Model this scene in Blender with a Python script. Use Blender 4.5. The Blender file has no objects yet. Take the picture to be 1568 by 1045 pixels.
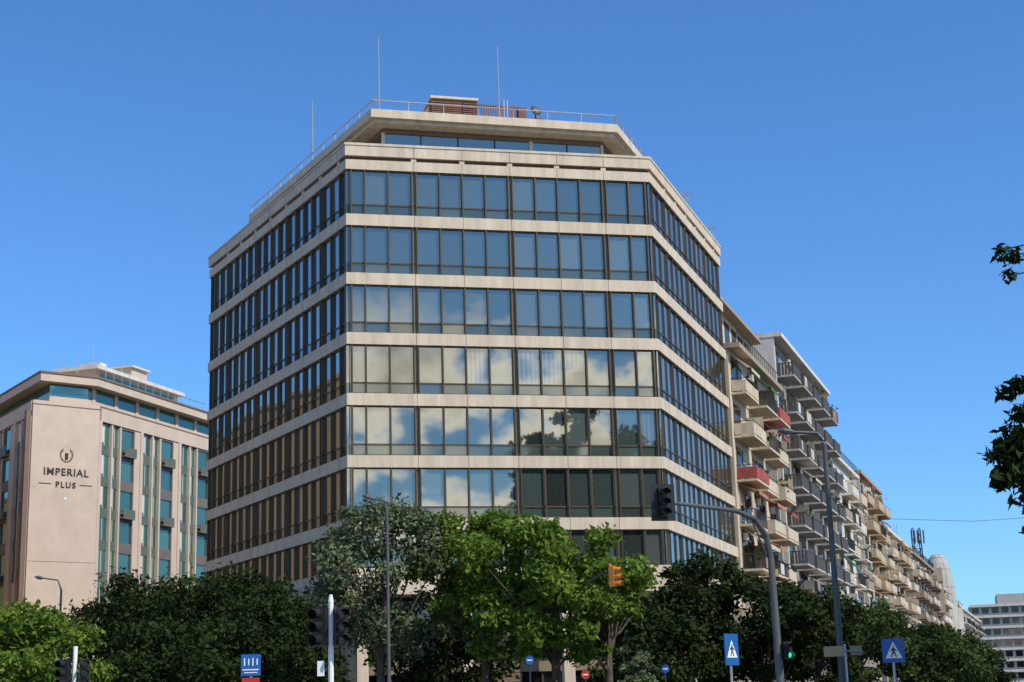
import bpy, math, random
import numpy as np
from mathutils import Vector, Matrix
random.seed(7)
R=math.radians
scene=bpy.context.scene

# ------------------------------------------------------------------ materials
def newmat(name):
    m=bpy.data.materials.new(name); m.use_nodes=True
    nt=m.node_tree; nt.nodes.clear()
    out=nt.nodes.new('ShaderNodeOutputMaterial')
    return m,nt,out
def mat(name,col,rough=0.7,metal=0.0,var=0.15,scale=1.5,bump=0.0,streak=False,spec=0.4):
    m,nt,out=newmat(name)
    b=nt.nodes.new('ShaderNodeBsdfPrincipled')
    b.inputs['Roughness'].default_value=rough; b.inputs['Metallic'].default_value=metal
    b.inputs['Specular IOR Level'].default_value=spec
    nt.links.new(b.outputs[0],out.inputs[0])
    tc=nt.nodes.new('ShaderNodeTexCoord'); mp=nt.nodes.new('ShaderNodeMapping')
    if streak: mp.inputs['Scale'].default_value=(1.6,1.6,0.22)
    n=nt.nodes.new('ShaderNodeTexNoise'); n.inputs['Scale'].default_value=scale; n.inputs['Detail'].default_value=7; n.inputs['Roughness'].default_value=0.65
    nt.links.new(tc.outputs['Object'],mp.inputs[0]); nt.links.new(mp.outputs[0],n.inputs['Vector'])
    r=nt.nodes.new('ShaderNodeValToRGB')
    r.color_ramp.elements[0].position=0.3; r.color_ramp.elements[1].position=0.7
    lo=[max(0,c*(1-var*1.5)) for c in col]; hi=[min(1,c*(1+var*0.6)) for c in col]
    r.color_ramp.elements[0].color=(*lo,1); r.color_ramp.elements[1].color=(*hi,1)
    nt.links.new(n.outputs[0],r.inputs[0]); nt.links.new(r.outputs[0],b.inputs['Base Color'])
    if bump>0:
        n2=nt.nodes.new('ShaderNodeTexNoise'); n2.inputs['Scale'].default_value=18; n2.inputs['Detail'].default_value=4
        nt.links.new(tc.outputs['Object'],n2.inputs['Vector'])
        bp=nt.nodes.new('ShaderNodeBump'); bp.inputs['Strength'].default_value=bump; bp.inputs['Distance'].default_value=0.05
        nt.links.new(n2.outputs[0],bp.inputs['Height']); nt.links.new(bp.outputs[0],b.inputs['Normal'])
    return m
def glass(name,inner,refl=0.45,tint=(0.8,0.9,0.92),stripes=0,rough=0.02):
    m,nt,out=newmat(name)
    d=nt.nodes.new('ShaderNodeBsdfDiffuse'); g=nt.nodes.new('ShaderNodeBsdfGlossy'); g.inputs['Roughness'].default_value=rough
    g.inputs['Color'].default_value=(*tint,1)
    geo=nt.nodes.new('ShaderNodeNewGeometry')
    r=nt.nodes.new('ShaderNodeValToRGB')
    r.color_ramp.elements[0].color=(*[c*0.6 for c in inner],1); r.color_ramp.elements[1].color=(*[c*1.4 for c in inner],1)
    nt.links.new(geo.outputs['Random Per Island'],r.inputs[0])
    src=r.outputs[0]
    if stripes:
        tc=nt.nodes.new('ShaderNodeTexCoord'); w=nt.nodes.new('ShaderNodeTexWave')
        w.bands_direction='DIAGONAL'
        mp=nt.nodes.new('ShaderNodeMapping'); mp.inputs['Scale'].default_value=(1,1,0.0)
        w.inputs['Scale'].default_value=2.0; w.inputs['Distortion'].default_value=0.6
        nt.links.new(tc.outputs['Object'],mp.inputs[0]); nt.links.new(mp.outputs[0],w.inputs['Vector'])
        mx=nt.nodes.new('ShaderNodeMixRGB'); mx.blend_type='MULTIPLY'; mx.inputs[0].default_value=0.4
        nt.links.new(src,mx.inputs[1]); nt.links.new(w.outputs[0],mx.inputs[2]); src=mx.outputs[0]
    nt.links.new(src,d.inputs[0])
    fr=nt.nodes.new('ShaderNodeFresnel'); fr.inputs[0].default_value=1.5
    mr=nt.nodes.new('ShaderNodeMapRange'); mr.inputs['From Min'].default_value=0.04; mr.inputs['From Max'].default_value=1
    mr.inputs['To Min'].default_value=refl; mr.inputs['To Max'].default_value=1
    nt.links.new(fr.outputs[0],mr.inputs[0])
    mix=nt.nodes.new('ShaderNodeMixShader'); nt.links.new(mr.outputs[0],mix.inputs[0])
    nt.links.new(d.outputs[0],mix.inputs[1]); nt.links.new(g.outputs[0],mix.inputs[2])
    nt.links.new(mix.outputs[0],out.inputs[0])
    return m
def leafmat(name,c0,c1,trans=0.3):
    m,nt,out=newmat(name)
    geo=nt.nodes.new('ShaderNodeNewGeometry'); r=nt.nodes.new('ShaderNodeValToRGB')
    r.color_ramp.elements[0].color=(*c0,1); r.color_ramp.elements[1].color=(*c1,1)
    tc=nt.nodes.new('ShaderNodeTexCoord'); n=nt.nodes.new('ShaderNodeTexNoise'); n.inputs['Scale'].default_value=0.9; n.inputs['Detail'].default_value=3
    nt.links.new(tc.outputs['Object'],n.inputs['Vector'])
    a=nt.nodes.new('ShaderNodeMath'); a.operation='MULTIPLY_ADD'; a.inputs[1].default_value=0.5; 
    nt.links.new(geo.outputs['Random Per Island'],a.inputs[0])
    s=nt.nodes.new('ShaderNodeMath'); s.operation='MULTIPLY_ADD'; s.inputs[1].default_value=1.6; s.inputs[2].default_value=-0.55
    nt.links.new(n.outputs[0],s.inputs[0]); nt.links.new(s.outputs[0],a.inputs[2])
    nt.links.new(a.outputs[0],r.inputs[0])
    d=nt.nodes.new('ShaderNodeBsdfPrincipled'); d.inputs['Roughness'].default_value=0.75; d.inputs['Specular IOR Level'].default_value=0.12
    t=nt.nodes.new('ShaderNodeBsdfTranslucent')
    nt.links.new(r.outputs[0],d.inputs['Base Color'])
    nt.links.new(r.outputs[0],t.inputs[0])
    mix=nt.nodes.new('ShaderNodeMixShader'); mix.inputs[0].default_value=trans
    nt.links.new(d.outputs[0],mix.inputs[1]); nt.links.new(t.outputs[0],mix.inputs[2]); nt.links.new(mix.outputs[0],out.inputs[0])
    return m
def emis(name,col,s):
    m,nt,out=newmat(name); e=nt.nodes.new('ShaderNodeEmission'); e.inputs[0].default_value=(*col,1); e.inputs[1].default_value=s
    nt.links.new(e.outputs[0],out.inputs[0]); return m

STONE=mat('travertine_cladding',(0.60,0.50,0.37),0.75,var=0.17,scale=1.3,streak=True)
JOINT=mat('cladding_joint',(0.09,0.07,0.05),0.9)
BRONZE=mat('bronze_mullion',(0.10,0.072,0.036),0.42,metal=0.3,var=0.1)
BRONZE2=mat('bronze_panel',(0.24,0.19,0.12),0.55,metal=0.2,var=0.1)
TI=(0.82,0.78,0.66)
GL=glass('tinted_glass',(0.045,0.060,0.055),0.30,tint=TI)
GLB=glass('tinted_glass_blind',(0.17,0.19,0.18),0.24,stripes=1,tint=TI)
GLC=glass('tinted_glass_curtain',(0.075,0.09,0.082),0.28,tint=TI)
GLS=glass('spandrel_glass',(0.05,0.070,0.058),0.17,tint=TI,rough=0.05)
TS=(0.92,0.95,0.95)  # same glass as the front; brighter, bluer sky reflection tinted in for side faces
GLN=glass('side_glass_sky_boosted',(0.03,0.04,0.045),0.36,tint=TS)
GLNC=glass('side_glass_curtain_sky_boosted',(0.07,0.08,0.08),0.32,tint=TS)
GLNS=glass('side_spandrel_glass_sky_boosted',(0.035,0.045,0.045),0.22,tint=TS,rough=0.05)
DARKG=glass('dark_shop_glass',(0.008,0.008,0.008),0.08)
PLASTER=mat('roof_plaster',(0.42,0.38,0.31),0.9)
RUST=mat('rooftop_louvre_brown',(0.17,0.075,0.05),0.7,var=0.2)
STEEL=mat('galvanised_steel',(0.42,0.43,0.43),0.45,metal=0.6,var=0.1)
RAIL=mat('painted_railing',(0.40,0.38,0.38),0.5)
DSTEEL=mat('dark_steel',(0.05,0.050,0.050),0.5,metal=0.3,var=0.1)
GPOLE=mat('grey_green_pole_paint',(0.085,0.095,0.095),0.5,var=0.15)
BLACK=mat('black_housing',(0.012,0.013,0.013),0.45,var=0.1)
WHITE=mat('white_paint',(0.78,0.78,0.76),0.5,var=0.06)
YEL=mat('amber_housing_paint',(0.62,0.22,0.03),0.45,var=0.08)
BLUE=mat('blue_sign_paint',(0.01,0.10,0.34),0.4,var=0.05)
TAN=mat('tan_sign_paint',(0.42,0.31,0.16),0.6,var=0.1)
REDP=mat('red_paint',(0.45,0.03,0.02),0.5)
PINK=mat('pinkish_plaster',(0.53,0.42,0.33),0.85,var=0.09,scale=0.5)
PINKD=mat('brown_trim',(0.18,0.12,0.09),0.8,var=0.1)
GREYP=mat('grey_green_panel',(0.10,0.125,0.10),0.7,var=0.12)
GREYB=mat('brown_grey_panel',(0.15,0.125,0.105),0.7,var=0.12)
HGL=glass('hotel_glass',(0.035,0.085,0.07),0.20,tint=(0.60,0.88,0.74))
WGL=glass('apartment_glass',(0.02,0.02,0.02),0.07,tint=(0.8,0.75,0.7))
LETTER=mat('sign_letters_bronze',(0.05,0.035,0.025),0.5)
CREAM=mat('cream_plaster',(0.57,0.48,0.35),0.85,var=0.2,streak=True)
CREAM2=mat('ochre_plaster',(0.50,0.38,0.24),0.85,var=0.2,streak=True)
ORNG=mat('orange_ochre_plaster',(0.66,0.38,0.15),0.85,var=0.18,streak=True)
WHP=mat('white_plaster',(0.62,0.58,0.51),0.85,var=0.18,streak=True)
GRP=mat('grey_plaster',(0.27,0.245,0.21),0.85,var=0.18,streak=True)
GRL=mat('light_grey_plaster',(0.40,0.38,0.35),0.85,var=0.15,streak=True)
BRP=mat('brown_plaster',(0.34,0.27,0.20),0.85,var=0.15,streak=True)
BROWNB=mat('dark_balcony_front',(0.085,0.075,0.065),0.6,var=0.15)
AWN_R=mat('red_awning',(0.36,0.075,0.06),0.8,var=0.25)
AWN_G=mat('green_awning',(0.04,0.15,0.07),0.8,var=0.15)
AWN_W=mat('beige_awning',(0.55,0.46,0.33),0.8,var=0.15)
AWN_T=mat('terracotta_awning',(0.42,0.20,0.13),0.8,var=0.2)
BARK=mat('tree_bark',(0.09,0.07,0.05),0.9,var=0.3,scale=4,bump=0.5)
LF_G=leafmat('fresh_green_leaves',(0.035,0.085,0.010),(0.20,0.29,0.04),0.35)
LF_O=leafmat('olive_leaves',(0.04,0.06,0.025),(0.18,0.22,0.11),0.2)
LF_D=leafmat('dark_green_leaves',(0.008,0.018,0.004),(0.036,0.060,0.013),0.2)
LF_M=leafmat('mid_green_leaves',(0.02,0.04,0.01),(0.08,0.12,0.03),0.25)

# ------------------------------------------------------------------ mesh tools
class Frame:
    def __init__(s,p0,p1):
        s.p=Vector((p0[0],p0[1])); v=Vector((p1[0]-p0[0],p1[1]-p0[1])); s.L=v.length
        s.d=v/s.L; s.n=Vector((s.d.y,-s.d.x))
    def pt(s,u,w,z):
        q=s.p+s.d*u+s.n*w; return (q.x,q.y,z)
WF=Frame((0,0),(1,0))
class MB:
    def __init__(s): s.v=[];s.f=[];s.m=[];s.mats=[]
    def mi(s,m):
        if m not in s.mats: s.mats.append(m)
        return s.mats.index(m)
    def poly(s,pts,m):
        i=len(s.v); s.v+=[tuple(p) for p in pts]; s.f.append(tuple(range(i,i+len(pts)))); s.m.append(s.mi(m))
    def box(s,fr,u0,u1,w0,w1,z0,z1,m):
        P=fr.pt; i=len(s.v)
        s.v+=[P(u0,w0,z0),P(u1,w0,z0),P(u1,w1,z0),P(u0,w1,z0),P(u0,w0,z1),P(u1,w0,z1),P(u1,w1,z1),P(u0,w1,z1)]
        k=s.mi(m)
        for f in ((0,1,2,3),(7,6,5,4),(0,4,5,1),(1,5,6,2),(2,6,7,3),(3,7,4,0)):
            s.f.append(tuple(i+a for a in f)); s.m.append(k)
    def cbox(s,c,sz,m,yaw=0):
        ca,sa=math.cos(yaw),math.sin(yaw)
        fr=Frame((c[0],c[1]),(c[0]+ca,c[1]+sa))
        s.box(fr,-sz[0]/2,sz[0]/2,-sz[1]/2,sz[1]/2,c[2]-sz[2]/2,c[2]+sz[2]/2,m)
    def ring(s,po,pi,z0,z1,m):
        n=len(po)
        for k in range(n):
            j=(k+1)%n; a,b,c,d=po[k],po[j],pi[j],pi[k]
            s.poly([(*a,z0),(*b,z0),(*b,z1),(*a,z1)],m)
            s.poly([(*c,z0),(*d,z0),(*d,z1),(*c,z1)],m)
            s.poly([(*a,z1),(*b,z1),(*c,z1),(*d,z1)],m)
            s.poly([(*d,z0),(*c,z0),(*b,z0),(*a,z0)],m)
    def prism(s,po,z0,z1,m):
        n=len(po)
        for k in range(n):
            j=(k+1)%n
            s.poly([(*po[k],z0),(*po[j],z0),(*po[j],z1),(*po[k],z1)],m)
        s.poly([(*p,z1) for p in po],m); s.poly([(*p,z0) for p in reversed(po)],m)
    def tube(s,pts,rad,m,seg=8,cap=True):
        pts=[Vector(p) for p in pts]
        if not hasattr(rad,'__len__'): rad=[rad]*len(pts)
        k=s.mi(m); base=len(s.v)
        for i,p in enumerate(pts):
            t=(pts[min(i+1,len(pts)-1)]-pts[max(i-1,0)]).normalized()
            a=t.cross(Vector((0,0,1)) if abs(t.z)<0.9 else Vector((0,1,0))).normalized(); b=t.cross(a)
            for j in range(seg):
                an=2*math.pi*j/seg; s.v.append(tuple(p+(a*math.cos(an)+b*math.sin(an))*rad[i]))
        for i in range(len(pts)-1):
            for j in range(seg):
                q=base+i*seg; s.f.append((q+j,q+(j+1)%seg,q+seg+(j+1)%seg,q+seg+j)); s.m.append(k)
        if cap:
            s.f.append(tuple(base+j for j in range(seg))); s.m.append(k)
            q=base+(len(pts)-1)*seg; s.f.append(tuple(q+j for j in range(seg))); s.m.append(k)
    def obj(s,name,parent=None,smooth=False):
        me=bpy.data.meshes.new(name); me.from_pydata(s.v,[],s.f)
        for m in s.mats: me.materials.append(m)
        me.polygons.foreach_set('material_index',s.m)
        if smooth: me.polygons.foreach_set('use_smooth',[True]*len(s.f))
        me.update()
        o=bpy.data.objects.new(name,me); scene.collection.objects.link(o)
        if parent: o.parent=parent
        return o
def empty(name):
    o=bpy.data.objects.new(name,None); scene.collection.objects.link(o); o.empty_display_size=0.5; return o
def inset(poly,dist):
    n=len(poly); out=[]
    ds=dist if hasattr(dist,'__len__') else [dist]*n
    L=[]
    for k in range(n):
        a=Vector(poly[k]);b=Vector(poly[(k+1)%n]);d=(b-a).normalized();nn=Vector((d.y,-d.x))
        L.append((a-nn*ds[k],d))
    for k in range(n):
        p,d=L[k-1];q,e=L[k]
        cr=d.x*e.y-d.y*e.x
        t=((q.x-p.x)*e.y-(q.y-p.y)*e.x)/cr
        r=p+d*t; out.append((r.x,r.y))
    return out

# ------------------------------------------------------------------ ground
g=MB()
g.poly([(-1500,-600,0),(1500,-600,0),(1500,2500,0),(-1500,2500,0)],mat('dry_soil_ground',(0.16,0.14,0.10),0.95,var=0.3,scale=0.3))
g.obj('ground')
ASPH=mat('asphalt',(0.05,0.05,0.052),0.85,var=0.3,scale=2.0,bump=0.2)
PAVE=mat('concrete_paving',(0.26,0.25,0.23),0.85,var=0.2,scale=1.0)
r=MB()
r.poly([(-150,-60,0.004),(150,-60,0.004),(150,72,0.004),(-150,72,0.004)],ASPH)
r.poly([(10,72,0.004),(36,72,0.004),(250,430,0.004),(126,430,0.004)],ASPH)
r.poly([(-42,72,0.004),(-13,72,0.004),(-60,180,0.004),(-92,180,0.004)],ASPH)
for i in range(14): r.box(WF,-14+i*1.0,-13.5+i*1.0,-52,-48,0.008,0.0085,WHITE)
r.obj('road')
mainP=[(-20.9,103.4),(-9.02,82.0),(8.34,85.85),(14.77,104.4),(-4.1,111.0)]
p=MB(); p.prism(inset(mainP,[-6,-12,-5,-2,-0.5]),0.002,0.14,PAVE)
p.box(WF,-60,60,14,5,0.002,0.13,PAVE)
p.box(WF,-60,60,-44,-30,0.002,0.13,PAVE) 
p.obj('pavement')

# ------------------------------------------------------------------ main office building
B=empty('glass_office_building')
bands=[11.4,14.8,18.2,21.6,25.0,28.4]; BH=0.33
inn=inset(mainP,0.30)
mb=MB()
for z in bands: mb.ring(mainP,inn,z-BH,z+BH,STONE)
mb.ring(mainP,inn,7.7,9.1,STONE)
mb.ring(mainP,inn,31.36,31.93,STONE)
mb.ring(inset(mainP,0.16),inn,31.93,32.15,JOINT)
mb.ring(inset(mainP,-0.06),inn,32.15,32.76,STONE)
mb.ring(inset(mainP,-0.10),inn,32.76,32.9,STONE)
mb.obj('stone_bands',B)
mb=MB(); mb.prism(inset(mainP,0.42),7.75,31.9,PLASTER); mb.prism(inset(mainP,3.0),0.14,7.75,DSTEEL); mb.prism(inset(mainP,0.5),31.9,31.98,PLASTER)
mb.obj('core_and_roof',B)
faces={'left':Frame(mainP[0],mainP[1]),'front':Frame(mainP[1],mainP[2]),'right':Frame(mainP[2],mainP[3])}
def mullions(L,first):
    bay=5.57; pw=0.30; w=(bay-pw)/4
    piers=[]; x=first
    while x>0: x-=bay
    x+=bay
    while x<L-0.3: piers.append(x); x+=bay
    mus=[]
    edges=[-bay+piers[0]]+piers+[piers[-1]+bay]
    for a,b in zip(edges[:-1],edges[1:]):
        for i in range(1,4):
            q=a+pw/2+w*i
            if 0.35<q<L-0.35: mus.append(q)
    return piers,mus
wrng=random.Random(3)
gm=MB(); fm=MB(); jm=MB()
winrows=[(bands[i]+BH,bands[i+1]-BH) for i in range(5)]+[(28.4+BH,31.36)]
winrows=[(9.1,11.4-BH)]+winrows
for name,fr in faces.items():
    L=fr.L
    first={'front':3.85,'left':L-3.9,'right':3.7}[name]
    piers,mus=mullions(L,first)
    lines=sorted([(q,0) for q in mus]+[(q,1) for q in piers])
    xs=[0.0]+[q for q,_ in lines]+[L]
    G0={'front':-0.22,'left':-0.20,'right':-0.18}[name]
    MO={'front':-0.03,'left':-0.04,'right':-0.10}[name]
    g1,g2,g3,g4=(GL,GLC,GLB,GLS) if name=='front' else (GLN,GLNC,GLNC,GLNS)
    for ri,(z0,z1) in enumerate(winrows):
        zt=z0+0.62 if ri>0 else z0+0.0
        for q,k in lines:
            if k==0: fm.box(fr,q-0.04,q+0.04,G0-.02,MO,z0,z1,BRONZE)
            else:
                fm.box(fr,q-0.15,q-0.095,G0-.02,MO+.015,z0,z1,BRONZE); fm.box(fr,q+0.095,q+0.15,G0-.02,MO+.015,z0,z1,BRONZE)
                fm.box(fr,q-0.095,q+0.095,G0-.02,G0+0.05,z0,z1,BRONZE2)
        for q in (0.30,L-0.30):
            fm.box(fr,q-0.04,q+0.04,G0-.02,MO,z0,z1,BRONZE)
        if ri>0: fm.box(fr,0.3,L-0.3,G0-.022,G0+0.05,zt-0.04,zt+0.04,BRONZE)
        fm.box(fr,0.3,L-0.3,G0-.018,G0+0.06,z1-0.07,z1-0.002,BRONZE)
        fm.box(fr,0.3,L-0.3,G0-.018,G0+0.06,z0+0.002,z0+0.07,BRONZE)
        for a,b in zip(xs[:-1],xs[1:]):
            if b-a<0.2: continue
            t=wrng.random()
            pb=0.2 if ri>=5 else (0.14 if ri in(3,4) else 0.05)
            if t<pb: m=g3
            elif t<0.45: m=g2
            else: m=g1
            def pane(za,zb,mm,wbase=G0):
                j=[wrng.uniform(-0.006,0.006) for _ in range(4)]
                aa,bb=a+0.003,b-0.003
                gm.poly([fr.pt(aa,wbase+j[0],za),fr.pt(bb,wbase+j[1],za),fr.pt(bb,wbase+j[2],zb),fr.pt(aa,wbase+j[0]+j[2]-j[1],zb)],mm)
            if ri>0: pane(z0,zt,g4)
            if m is GLB and wrng.random()<0.5:
                zc=zt+(z1-zt)*wrng.uniform(0.35,0.7); 
                pane(zt,z1,GL)
                gm.poly([fr.pt(a+0.05,G0+.012,zc),fr.pt(b-0.05,G0+.012,zc),fr.pt(b-0.05,G0+.012,z1),fr.pt(a+0.05,G0+.012,z1)],GLB)
            else: pane(zt,z1,m)
    for q in [p_ for p_ in piers]+[p_+2.78 for p_ in piers if p_+2.78<L-0.3]:
        for z in bands: jm.box(fr,q-0.012,q+0.012,-0.05,0.003,z-BH+0.002,z+BH-0.002,JOINT)
        jm.box(fr,q-0.012,q+0.012,-0.05,0.003,31.38,31.91,JOINT)
        jm.box(fr,q-0.014,q+0.014,0.0,0.063,32.17,32.75,JOINT)
        jm.box(fr,q-0.012,q+0.012,-0.05,0.003,7.72,9.08,JOINT)
        jm.box(fr,q-0.15,q+0.15,-0.16,0.0,31.94,32.14,STONE)
gm.obj('window_glass',B); fm.obj('window_mullions',B); jm.obj('cladding_joints',B)
cm=MB()
for name,fr in faces.items():
    x=0.8
    while x<fr.L-0.3:
        cm.box(fr,x-0.3,x+0.3,-0.9,-0.3,0.14,7.7,STONE); x+=5.57
    cm.box(fr,2.0,fr.L-2.0,-2.9,-2.85,0.2,7.6,DARKG)
    cm.box(fr,0.5,fr.L-0.5,-3.0,-2.6,3.6,4.3,BRONZE2)
    x=2.6
    while x<fr.L-2.2:
        cm.box(fr,x-0.05,x+0.05,-2.85,-2.75,0.2,7.6,BRONZE); x+=1.4
cm.obj('ground_floor_columns',B)
fr=faces['front']; sh=MB()
for i in range(28): sh.box(fr,6.6,9.8,-2.6,-2.55-(i%2)*0.02,0.2+i*0.12,0.31+i*0.12,PINKD)
sh.obj('roller_shutter',B)
s2=MB()
s2.box(fr,6.2,7.4,-0.25,-0.18,4.7,5.9,BLACK)
pts=[fr.pt(6.8+0.34*math.cos(a),-0.14,5.3+0.34*math.sin(a)) for a in [i*math.pi/10 for i in range(21)]]
s2.tube(pts,0.035,WHITE,6); s2.tube([fr.pt(6.6,-0.14,5.3),fr.pt(7.0,-0.14,5.3)],0.04,WHITE,6); s2.tube([fr.pt(6.8,-0.14,5.12),fr.pt(6.8,-0.14,5.48)],0.04,WHITE,6)
s2.obj('round_shop_sign',B)
# penthouse
SA=(-7.76,84.0); SB=(6.73,87.7); SL=(-18.1,102.9); SR=(11.96,102.8)
slab=[SL,SA,SB,SR,(-3.0,108.0)]
ph=MB()
ph.prism(slab,35.22,35.72,STONE); ph.prism(inset(slab,0.28),35.0,35.22,STONE)
wall=inset(slab,1.15)
ph.prism(inset(wall,0.1),31.98,35.0,DSTEEL)
ph.ring(wall,inset(wall,0.12),34.72,35.0,PINKD)
ph.obj('penthouse_slab',B)
pg=MB()
for k in range(3):
    fr=Frame(wall[k],wall[k+1]); n=int(fr.L/2.0); w=fr.L/n
    for i in range(n):
        j=wrng.uniform(-.004,.004)
        pg.poly([fr.pt(i*w,-0.05+j,32.0),fr.pt(i*w+w,-0.05-j,32.0),fr.pt(i*w+w,-0.05,34.72),fr.pt(i*w,-0.05,34.72)],GL)
        wd=0.10 if i%4==0 else 0.03
        pg.box(fr,i*w-wd,i*w+wd,-0.09,0.03,32.0,34.72,STONE if i%4==0 else DSTEEL)
pg.obj('penthouse_glazing',B)
rl=MB(); rp=inset(slab,0.15)
for k in (0,1,2):
    a=Vector((*rp[k],0));b=Vector((*rp[k+1],0)); n=int((b-a).length/1.9)
    for i in range(n+1):
        q=a.lerp(b,i/n); rl.tube([(q.x,q.y,35.7),(q.x,q.y,36.3)],0.028,RAIL,5)
    rl.tube([(a.x,a.y,36.3),(b.x,b.y,36.3)],0.038,RAIL,6)
rl.obj('roof_railing',B)
rt=MB()
lf=Frame((-4.45,88.2),(-1.7,88.9))
rt.box(lf,0,lf.L,-2.5,-0.1,35.72,38.0,PINKD)
for i in range(16): rt.box(lf,0,lf.L,-0.1,-0.02,35.8+i*0.13,35.87+i*0.13,RUST)
rt.box(lf,-0.08,lf.L+0.08,-2.55,0.05,38.0,38.15,STONE)
rt.box(lf,lf.L,lf.L+2.7,-0.5,-0.42,37.85,37.95,RUST)
rt.box(lf,lf.L,lf.L+2.7,-2.2,-1.0,35.72,37.2,RUST)
for i in range(18): rt.box(lf,lf.L+0.05+i*0.15,lf.L+0.12+i*0.15,-0.5,-0.44,35.72,37.98,RUST)
rt.box(lf,lf.L+2.7,lf.L+3.2,-0.9,-0.3,35.72,37.9,RUST); rt.box(lf,lf.L+3.5,lf.L+4.3,-0.9,-0.4,35.72,37.3,RUST)
rt.poly([lf.pt(-1.3,-0.2,35.8),lf.pt(0,-0.2,37.8),lf.pt(0,-2.4,37.8),lf.pt(-1.3,-2.4,35.8)],DSTEEL)
rt.poly([lf.pt(-1.3,-0.2,35.8),lf.pt(0,-0.2,35.8),lf.pt(0,-0.2,37.8)],PINKD)
rt.box(lf,lf.L+4.6,lf.L+5.4,-1.2,-0.3,35.72,37.0,PINK)
rt.poly([lf.pt(lf.L+5.4,-.4,37.0),lf.pt(lf.L+6.6,-.4,36.2),lf.pt(lf.L+6.6,-1.6,36.2),lf.pt(lf.L+5.4,-1.6,37.0)],WHP)
rt.box(lf,lf.L+5.2,lf.L+8.5,-1.9,-1.0,35.72,36.3,WHP)
rt.tube([lf.pt(lf.L+8.0,-1.2,36.2),lf.pt(lf.L+9.6,-1.2,36.2)],0.35,WHP,12)
rt.obj('rooftop_plant',B)
dm=MB()
c0=Vector((1.85,88.3,36.95)); ax=Vector((0.45,-0.85,0.35)).normalized(); a1=ax.cross(Vector((0,0,1))).normalized(); b1=ax.cross(a1)
rings=[]
for i in range(5):
    rr=0.36*i/4; rings.append([tuple(c0+ax*(rr*rr*0.5)+(a1*math.cos(t*math.pi/8)+b1*math.sin(t*math.pi/8))*rr) for t in range(16)])
for i in range(4):
    for j in range(16): dm.poly([rings[i][j],rings[i][(j+1)%16],rings[i+1][(j+1)%16],rings[i+1][j]],BLACK)
dm.tube([tuple(c0),(1.85,88.45,35.7)],0.04,DSTEEL,6); dm.tube([tuple(c0),tuple(c0+ax*0.4)],0.015,DSTEEL,5)
dm.obj('satellite_dish',B)
an=MB()
for (x,y,z0,z1) in ((-7.35,84.7,35.7,40.6),(-0.35,87.0,35.7,40.75),(-12.3,92.6,35.7,39.85)):
    an.tube([(x,y,z0),(x,y,z0+1.8),(x,y,z1)],[0.06,0.05,0.03],STEEL,6)
    an.tube([(x,y,z1-0.03),(x+0.12,y,z1+0.03)],0.04,STEEL,6)
    an.tube([(x-0.3,y,z0+0.9),(x+0.05,y,z0+1.25)],0.025,STEEL,5)
for (x,y) in ((-0.05,87.3),(0.15,87.5)): an.tube([(x,y,35.7),(x,y,37.4)],0.025,STEEL,5)
for (x,y,z) in ((11.7,97.2,34.2),(14.0,103.2,33.7)):
    an.tube([(x,y,31.9),(x,y,z)],0.025,STEEL,6)
    for i in range(22):
        t=2*math.pi*i/22
        an.tube([(x,y,z),(x+0.6*math.cos(t),y-0.05,z+0.6*math.sin(t))],0.009,STEEL,4,False)
an.obj('antennas',B,)

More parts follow.
